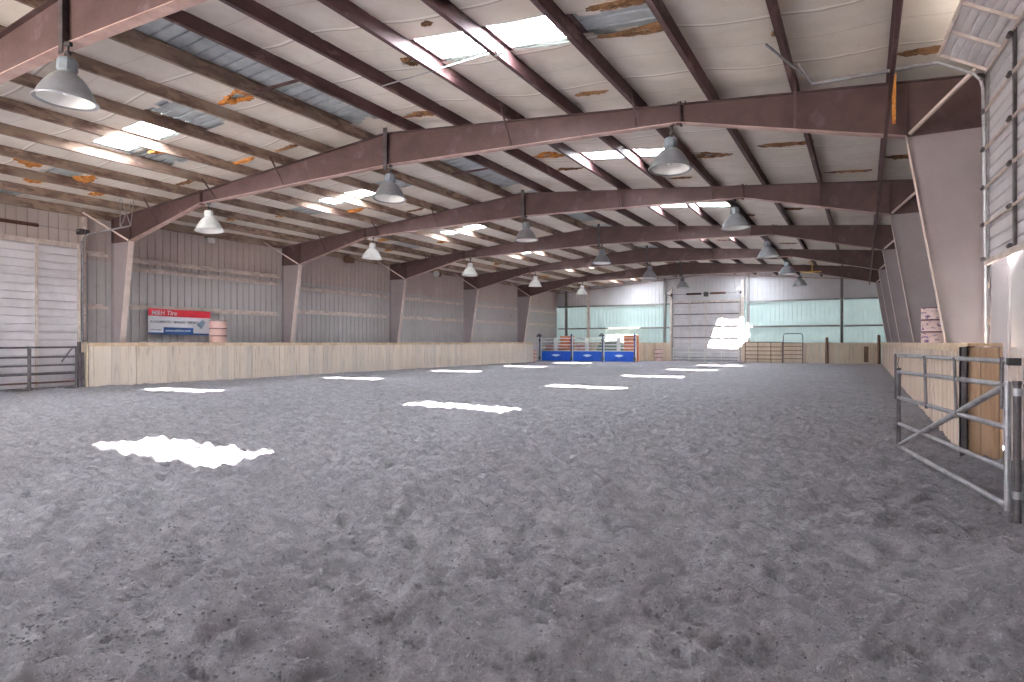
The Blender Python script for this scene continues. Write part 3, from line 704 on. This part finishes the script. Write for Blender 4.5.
k = MB(); k.tube((1.1, -.25, 5.32), (2.25, -.25, 5.32), .08, 12); k.tube((2.95, -.25, 5.32), (4.1, -.25, 5.32), .08, 12); k.build('torsion_spring', M['rust'], t)
k = MB(); k.tube((-.2, -.25, 5.32), (5.3, -.25, 5.32), .015, 8); k.box(2.45, 2.75, -.3, -.02, 5.1, 5.45); k.tube((5.15, -.25, 5.32), (5.25, -.25, 5.32), .12, 14); k.tube((-.15, -.25, 5.32), (-.05, -.25, 5.32), .12, 14); k.build('spring_shaft', M['darksteel'], t)
k = MB(); k.box(-.02, .06, -.3, -.2, 2.1, 3.0) if False else None
k.box(5.22, 5.42, -.1, .2, 0, 6.3); k.box(-.28, -.12, -.06, .2, 0, 5.9); k.box(-.1, 5.2, .05, .2, 4.65, 4.8); k.build('door_frame', M['girt'], t)

# right wall door, lifted part way
t = thing('door_3', 'ribbed overhead door in the right wall, raised part way, its top section tilted', 'door', (0, 0, 0)); t['kind'] = 'structure'; del t['category']
xd = lambda y: 1.60+(11.45-y)*.055
def dpt(y, z, o=0.): return (xd(y)+o, y, z)
YA, YB = 11.42, 5.0
pr = []; nr = 16; zlo, zhi = 2.64, 5.42; p_ = (zhi-zlo)/nr
for k in range(nr): z0 = zlo+k*p_; pr += [(z0, 0), (z0+p_*.8, 0), (z0+p_*.86, .025), (z0+p_*.94, .025)]
pr.append((zhi, 0)); b = MB(); n_ = len(pr)
b.add([dpt(YA, z, d) for z, d in pr]+[dpt(YB, z, d) for z, d in pr], [(k, k+1, n_+k+1, n_+k) for k in range(n_-1)])
b.build('door_panel', M['door'], t)
k = MB(); k.bar(dpt(YA, zlo, -.03), dpt(YB, zlo, -.03), .05, .07)
for z in (3.2, 3.74, 4.3, 4.86, 5.4): k.bar(dpt(YA, z, -.04), dpt(YB, z, -.04), .03, .03)
k.build('strut', M['girt'], t)
for y in (YA-.02, 9.98, 8.5, 7.0, 5.5):
    k = MB(); k.box(xd(y)-.035, xd(y)-.005, y-.05, y+.05, zlo, zhi); k.build('stile', M['galv' if y == YA-.02 else 'darksteel'], t)
    k = MB()
    for z in (2.7, 3.2, 3.74, 4.3, 4.86, 5.36): k.tube((xd(y)-.07, y-.03, z), (xd(y)-.07, y+.09, z), .028, 10)
    k.build('hinge_rollers', M['darksteel'], t)
# tilted top section, following the roof
def tp(y, u, o=0.): return (xd(y)-.60*u, y, 5.46+.36*u+o)
b = MB(); us = []
for k in range(6): us += [(k/6, 0), (k/6+.11, 0), (k/6+.12, .03), (k/6+.155, .03)]
us.append((1, 0)); n_ = len(us)
b.add([tp(YA, u, o_) for u, o_ in us]+[tp(YB, u, o_) for u, o_ in us], [(k, k+1, n_+k+1, n_+k) for k in range(n_-1)]); b.build('tilted_section', M['door'], t)
k = MB(); k.bar(tp(YA, 0, -.02), tp(YB, 0, -.02), .04); k.bar(tp(YA, 1, -.02), tp(YB, 1, -.02), .04)
for y in (YA, 10.62, 9.8, 8.98, 8.1, 7.2, 6.3, 5.4): k.bar(tp(y, 0, -.02), tp(y, 1, -.02), .04)
k.build('section_frame', M['girt'], t)
k = MB(); k.path([(1.60, 11.55, -.05), (1.58, 11.56, 2.6), (1.555, 11.6, 5.25), (1.53, 11.6, 5.38), (1.44, 11.6, 5.5), (1.3, 11.6, 5.58), (1.0, 11.6, 5.76)], .022)
k.path([(1.66, 11.5, -.05), (1.65, 11.5, 2.6), (1.63, 11.5, 5.5)], .03)
for z in (.6, 1.4, 2.1, 3.0, 3.9, 4.8): k.box(1.6, 1.85, 11.52, 11.56, z, z+.06)
k.bar((1.0, 11.6, 5.76), (-.74, 11.6, 5.77), .05, .04); k.bar((-.74, 11.6, 5.77), (-.95, 11.6, 6.15), .04, .03); k.bar((-.72, 11.6, 5.79), (-1.35, 10.7, 6.2), .03, .03)
k.build('track', M['galv'], t)
k = MB(); k.box(1.86, 2.0, 11.7, 11.85, -.1, 5.6)
for z in (1.75, 2.35, 3.1, 3.35, 4.4): k.box(1.72, 1.95, 12.15, 12.5, z, z+.09)
k.build('door_frame', M['girt'], t)
k = MB(); k.box(1.63, 2.04, 11.45, 11.48, -.1, 5.7); k.build('sun_stop_plate', mat('dark sun stop plate', (74,70,72), .7), t)  # plate added to keep sun in the door cavity off the first column
# pale sheet standing in the doorway under the raised door
b = MB(); b.box(1.74, 1.78, 5.4, 10.75, -.1, 2.9)
for y in (5.4, 10.7): b.box(1.715, 1.80, y, y+.05, -.1, 2.9)
for y in np.arange(6.4, 10.5, .3):
    for z in (1.38, 2.8): b.tube((1.735, y, z), (1.742, y, z), .012, 6)
tag(b.build('metal_sheet', M['pale']), 'smooth pale grey sheet panel standing in the right doorway below the raised door', 'metal sheet')
b = MB(); b.box(1.60, 1.68, 9.95, 10.02, -.1, 1.42); b.box(1.70, 1.73, 9.9, 10.3, -.1, 1.3)
tag(b.build('jamb_post', M['girt']), 'pinkish painted jamb post beside the raw pine boards', 'post')

# ------------------------------------------------------------------ pipe gates
t = thing('pipe_gate', 'grey pipe stock gate standing open in the right foreground', 'gate', (0, 0, 0))
G0 = Vector((.40, 9.6, 0)); G1 = Vector((1.035, 6.5, 0))
def gp(u, z, off=0.):
    p = G0.lerp(G1, u); return (p.x+off, p.y, z)
for z0, z1, r in ((1.10, 1.13, .024), (.77, .78, .024), (.43, .44, .022), (.135, .14, .026)):
    k = MB(); k.tube(gp(0, z0), gp(1, z1), r, 12); k.build('rail', M['galv'], t, smooth=True)
k = MB(); k.tube(gp(0, .14), gp(.985, 1.12), .028, 12); k.build('diagonal_brace', M['galv'], t, smooth=True)
k = MB(); k.tube(gp(0.005, .12), gp(0.005, 1.15), .026, 12); k.build('end_upright', M['darksteel'], t, smooth=True)
k = MB(); k.tube(gp(1, .10), gp(1, 1.16), .024, 12); k.build('hinge_upright', M['galv'], t, smooth=True)
k = MB(); k.tube(gp(0, 1.315), gp(1.0, 1.325), .022, 12); k.tube(gp(0, 1.315), gp(.12, 1.315), .024, 12); k.build('raised_rail', M['galv'], t, smooth=True)
for u, z0, z1 in ((-.015, .74, 1.33), (.375, .74, 1.33), (.665, .74, 1.33), (.985, .93, 1.36)):
    k = MB(); k.tube(gp(u+.0, z0, -.02), gp(u-.02*(0 < u < .9), z1, -.02), .014, 8); k.build('extension_upright', M['darksteel'], t, smooth=True)
k = MB(); k.box(1.02, 1.10, 6.35, 6.46, 1.295, 1.355); k.build('rail_end_cap', M['black'], t)
k = MB(); k.path([gp(.02, 1.33), gp(.03, 1.2, -.03), gp(.06, 1.05, -.03), gp(.06, .9, -.02), gp(.045, .76, -.02)], .006, 6); k.build('latch_chain', M['darksteel'], t)
t = thing('gate_post', 'tall grey steel hinge post at the near end of the pipe gate', 'post', (1.085, 6.42, 0))
k = MB(); k.tube((0,0,-.1), (0,0,1.14), .027, 14); k.build('post', M['darksteel'], t, smooth=True)
k = MB(); k.tube((0,0,1.14), (0,0,1.17), .032, 14); k.build('post_cap', M['darksteel'], t, smooth=True)
for z in (.25, 1.08):
    k = MB(); k.lathe([(.02, -.03), (.036, -.03), (.036, .03), (.02, .03)], (0, 0, z), 14, True); k.build('hinge_collar', M['galv'], t, smooth=True)
t = thing('pipe_gate', 'second pipe gate cut off by the right edge of the photo', 'gate', (0,0,0))
k = MB(); k.tube((1.12, 6.3, 1.14), (1.3, 5.45, 1.16), .022, 12); k.build('rail', M['darksteel'], t, smooth=True)
for z in (.2, .5, .82):
    k = MB(); k.tube((1.15, 6.04, z), (1.3, 5.45, z), .022, 12); k.build('rail', M['galv'], t, smooth=True)
k = MB(); k.tube((1.145, 6.04, .1), (1.145, 6.04, 1.14), .024, 12); k.build('upright', M['darksteel'], t, smooth=True)

# gate in front of the left door
t = thing('pipe_gate', 'dark pipe stock gate in front of the left overhead door', 'gate', (-22.6, 11.2, 0))
for z, r, mm in ((1.33, .03, 'darksteel'), (1.02, .03, 'darksteel'), (.76, .03, 'darksteel'), (.5, .045, 'darksteel'), (.22, .03, 'rust'), (.03, .045, 'darksteel')):
    k = MB(); k.tube((0, -6, z-.03), (0, 0, z), r, 10); k.build('rail', M[mm], t, smooth=True)
for y, r in ((-.02, .03), (-1.35, .05), (-3.8, .03)):
    k = MB(); k.tube((.02, y, -.1), (.02, y, 1.36), r, 10); k.build('upright', M['darksteel'], t, smooth=True)
k = MB(); k.path([(.06, -.1, 1.35), (.1, -.25, 1.2), (.1, -.42, .95), (.08, -.48, .85)], .02); k.path([(.06, -.1, 1.35), (.1, .0, 1.15), (.1, .0, .9), (.08, -.05, .8)], .02); k.build('latch_rope', M['darksteel'], t, smooth=True)
b = MB(); b.box(-22.72, -22.62, 11.28, 11.36, -.1, 1.5); b.box(-22.7, -22.6, 11.37, 11.44, -.1, 1.15)
tag(b.build('gate_post', M['darksteel']), 'dark post between the left gate and the left kick wall', 'post')

# gate across the end door, and the rusty panel with a walk-through gate
t = thing('rail_gate', 'white tubular gate across the foot of the big end door', 'gate', (-13.35, 50.7, 0))
for z in (.1, .3, .5, .72, .95):
    k = MB(); k.tube((0, 0, z), (5.0, 0, z), .035, 8); k.build('rail', M['galv' if z in (.1, .3) else 'white'], t, smooth=True)
for x in (0, 1.25, 2.5, 3.75, 5.0):
    k = MB(); k.box(x-.03, x+.03, -.03, .03, -.05, 1.1 if x != 3.75 else 1.3); k.build('upright', M['white'], t)
k = MB(); k.path([(4.95, 0, 2.2), (4.95, -.02, 1.6), (4.7, -.02, 1.3), (4.3, 0, 1.0)], .02); k.build('brace', M['galv'], t)
t = thing('fence_panel', 'rusty pipe panel leaning on the end kick wall right of the big door', 'fence panel', (-7.75, 50.05, 0))
for z in (.25, .55, .85, 1.15, 1.5):
    k = MB(); k.tube((0, 0, z), (2.6, 0, z), .025, 8); k.build('rail', M['rust'], t, smooth=True)
for x in (0, .9, 1.8, 2.58):
    k = MB(); k.tube((x, 0, -.05), (x, 0, 1.5), .025, 8); k.build('upright', M['rust'], t, smooth=True)
t = thing('walk_gate', 'grey pipe walk-through gate frame with high top, before the end kick wall', 'gate', (-5.1, 50.0, 0))
k = MB(); k.path([(0, 0, -.05), (0, 0, 1.95), (.05, 0, 2.07), (.15, 0, 2.12), (1.15, 0, 2.12), (1.25, 0, 2.07), (1.3, 0, 1.95), (1.3, 0, -.05)], .03); k.build('hoop_frame', M['darksteel'], t, smooth=True)
for z in (.3, .6, .9, 1.2, 1.45):
    k = MB(); k.tube((.04, 0, z), (1.26, 0, z), .022, 8); k.build('rail', M['rust'], t, smooth=True)

# ------------------------------------------------------------------ blue chutes
CX = [-22.95, -20.18, -17.55, -15.0]; CY = 46.1
for i in range(3):
    x0, x1 = CX[i]+.12, CX[i+1]-.12; w_ = x1-x0
    t = thing('chute_gate', 'blue-bottomed white-railed chute gate, %s of the three' % ('leftmost', 'middle one', 'rightmost')[i], 'chute gate', (x0, CY, 0), 0, 'blue chute gates')
    k = MB(); k.box(0, w_, -.02, .02, .02, .78); k.build('blue_sheet', M['blue'], t)
    k = MB(); k.prism([(w_*.34, .46), (w_*.42, .53), (w_*.5, .55), (w_*.58, .53), (w_*.66, .46), (w_*.56, .38), (w_*.5, .34), (w_*.44, .38)], -.035, -.02); k.build('emblem', M['bwhite'], t)
    for z in (.82, 1.05, 1.3, 1.55, 1.82):
        k = MB(); k.tube((0, 0, z), (w_, 0, z), .035, 8); k.build('rail', M['white'], t, smooth=True)
    k = MB(); k.box(w_*.42, w_*.55, -.03, .03, .8, 1.85); k.build('upright', M['white'], t)
for i, x in enumerate(CX):
    t = thing('chute_post', 'blue post %s' % ('at the left end of the chutes', 'between the left and middle chute gates', 'between the middle and right chute gates', 'at the right end of the chutes')[i], 'post', (x, CY, 0), 0, 'posts of the chutes')
    k = MB(); k.box(-.08, .0, -.06, .06, -.05, 2.15); k.build('post', M['bluepost'], t)
    k = MB(); k.box(.02, .09, -.06, .06, -.05, 1.95); k.build('white_channel', M['white'], t)
    k = MB(); k.box(-.14, .06, -.1, .02, .1, .35); k.box(-.12, .04, -.1, .02, 1.55, 1.75)
    if i in (0, 2): k.box(-.35, .1, -.06, .04, 1.95, 2.05); k.bar((-.3, 0, 2.0), (-.1, 0, 2.2), .07)
    k.build('latch', M['darksteel'], t)
def box_thing(name, label, cat, x0, x1, y0, y1, z0, z1, m):
    b = MB(); b.box(x0, x1, y0, y1, z0, z1); b.box(x0-.02, x1+.02, y0-.02, y0+.03, z1-.06, z1); b.box(x0-.02, x1+.02, y0-.02, y0+.03, z0, z0+.05)
    tag(b.build(name, M[m]), label, cat)
box_thing('board', 'faded orange board standing behind the left chute gate', 'board', -21.7, -20.5, 47.2, 47.3, 0, 2.0, 'orange')
box_thing('board', 'faded orange board standing behind the right chute gate', 'board', -16.3, -15.1, 47.2, 47.3, 0, 2.05, 'orange')
box_thing('sheet_bundle', 'faded pink sheets stacked behind the left chute gate', 'sheets', -23.0, -21.75, 47.2, 47.5, 0, 1.35, 'pinkred')
box_thing('sheet_bundle', 'faded pink sheets stacked behind the middle chute gate', 'sheets', -20.3, -19.2, 47.2, 47.5, 0, 1.3, 'pinkred')
b = MB(); b.lathe([(0, 0), (1.0, 0), (1.05, .6), (.95, 1.1), (.7, 1.5), (.3, 1.68), (0, 1.7)], (0,0,0), 20)
o = b.build('covered_pile', M['green'], smooth=True, loc=(-17.6, 48.1, -.05)); o.scale = (1.35, .5, 1); tag(o, 'grey-green tarp covered pile behind the middle and right chute gates', 'covered pile')

# ------------------------------------------------------------------ wall fittings
t = thing('flood_light', 'small white flood light on the left wall above the banner', 'flood light', (WL+.17, 16.9, 5.75))
k = MB(); k.box(-.12, .06, -.15, .17, -.12, .08); k.build('housing', M['white'], t); k = MB(); k.box(-.2, -.1, -.12, .12, .05, .25); k.build('bracket', M['rust'], t)
for y, l in ((24.9, 'between two columns past the banner'), (32.8, 'in its third bay')):
    t = thing('wall_speaker', 'brown horn speaker high on left wall %s' % l, 'speaker', (WL+.2, y, 5.85))
    k = MB(); k.tube((0, 0, 0), (.25, -.35, -.05), .09, 12, .2); k.build('horn', M['oldwood'] if y < 30 else M['white'], t, smooth=True)
    k = MB(); k.box(-.18, .08, .0, .4, -.15, .12); k.build('housing', M['oldwood'], t)
    k = MB(); k.tube((-.1, .2, -.15), (-.14, .2, -1.7), .012, 6); k.build('cable', M['girt'], t)
t = thing('gas_pipe', 'sodium-lit yellow pipe hanging at the farthest frame, right of the middle', 'pipe', (-2.85, 43.1, 5.85))
k = MB(); k.tube((-.5, 0, 0), (.6, 0, -.02), .035, 8); k.build('pipe_run', M['yellow'], t, smooth=True)
k = MB(); k.tube((.1, 0, 0), (.1, 0, .62), .035, 8); k.tube((-.1, 0, .6), (.15, 0, .62), .035, 8); k.build('riser', M['yellow'], t, smooth=True)
b = MB(); b.add([(.43, 12.7, 6.1), (.50, 12.7, 6.1), (.5, 12.73, 6.1), (.43, 12.73, 6.1), (.44, 12.72, 5.25), (.49, 12.72, 5.25), (.49, 12.74, 5.27), (.44, 12.74, 5.27)], [(0,1,2,3),(4,5,6,7),(0,1,5,4),(1,2,6,5),(2,3,7,6),(3,0,4,7)])
tag(b.build('wood_splinter', M['fibre']), 'thin orange-brown sliver hanging by the right end of the nearest whole frame', 'wood strip')
for (x0, x1, y, l) in ((-11.6, -10.15, 9.3, 'in the first roof bay'), (-11.6, -10.15, 16.9, 'in the second roof bay')):
    b = MB(); b.bar((x0, y, beam_top(x0)+.02), (x1, y, beam_top(x1)+.02), .05, .05)
    tag(b.build('purlin_strut', M['purlin_dark']), 'short brown strut across the open ridge strip %s' % l, 'steel strut')
b = MB(); b.tube((-8.6, 10.0, 6.72), (-5.6, 9.55, 6.58), .012, 6); b.tube((-5.62, 9.5, 6.54), (-5.55, 9.6, 6.62), .07, 8)
tag(b.build('conduit', M['galv']), 'thin conduit crossing below the large skylight at the top of the photo', 'conduit')

# ------------------------------------------------------------------ light
wd = bpy.data.worlds.new('sky'); SC.world = wd; wd.use_nodes = True; bg = wd.node_tree.nodes['Background']
bg.inputs[0].default_value = (.86, .93, 1, 1); bg.inputs[1].default_value = 6
sun = bpy.data.lights.new('sun', 'SUN'); sun.energy = 260; sun.angle = math.radians(.8); sun.color = (1, .98, .96)
so = bpy.data.objects.new('sun', sun); COL.objects.link(so)
so.rotation_euler = Vector((-2.6, 2.85, -7.0)).to_track_quat('-Z', 'Y').to_euler(); so.location = (10, -10, 40)
vs = SC.view_settings; vs.view_transform = 'Standard'; vs.look = 'None'; vs.gamma = 1; vs.use_curve_mapping = False; vs.exposure = 1.05
cy = SC.cycles; cy.use_denoising = True; cy.max_bounces = 10; cy.diffuse_bounces = 6; cy.transparent_max_bounces = 12; cy.sample_clamp_indirect = 8
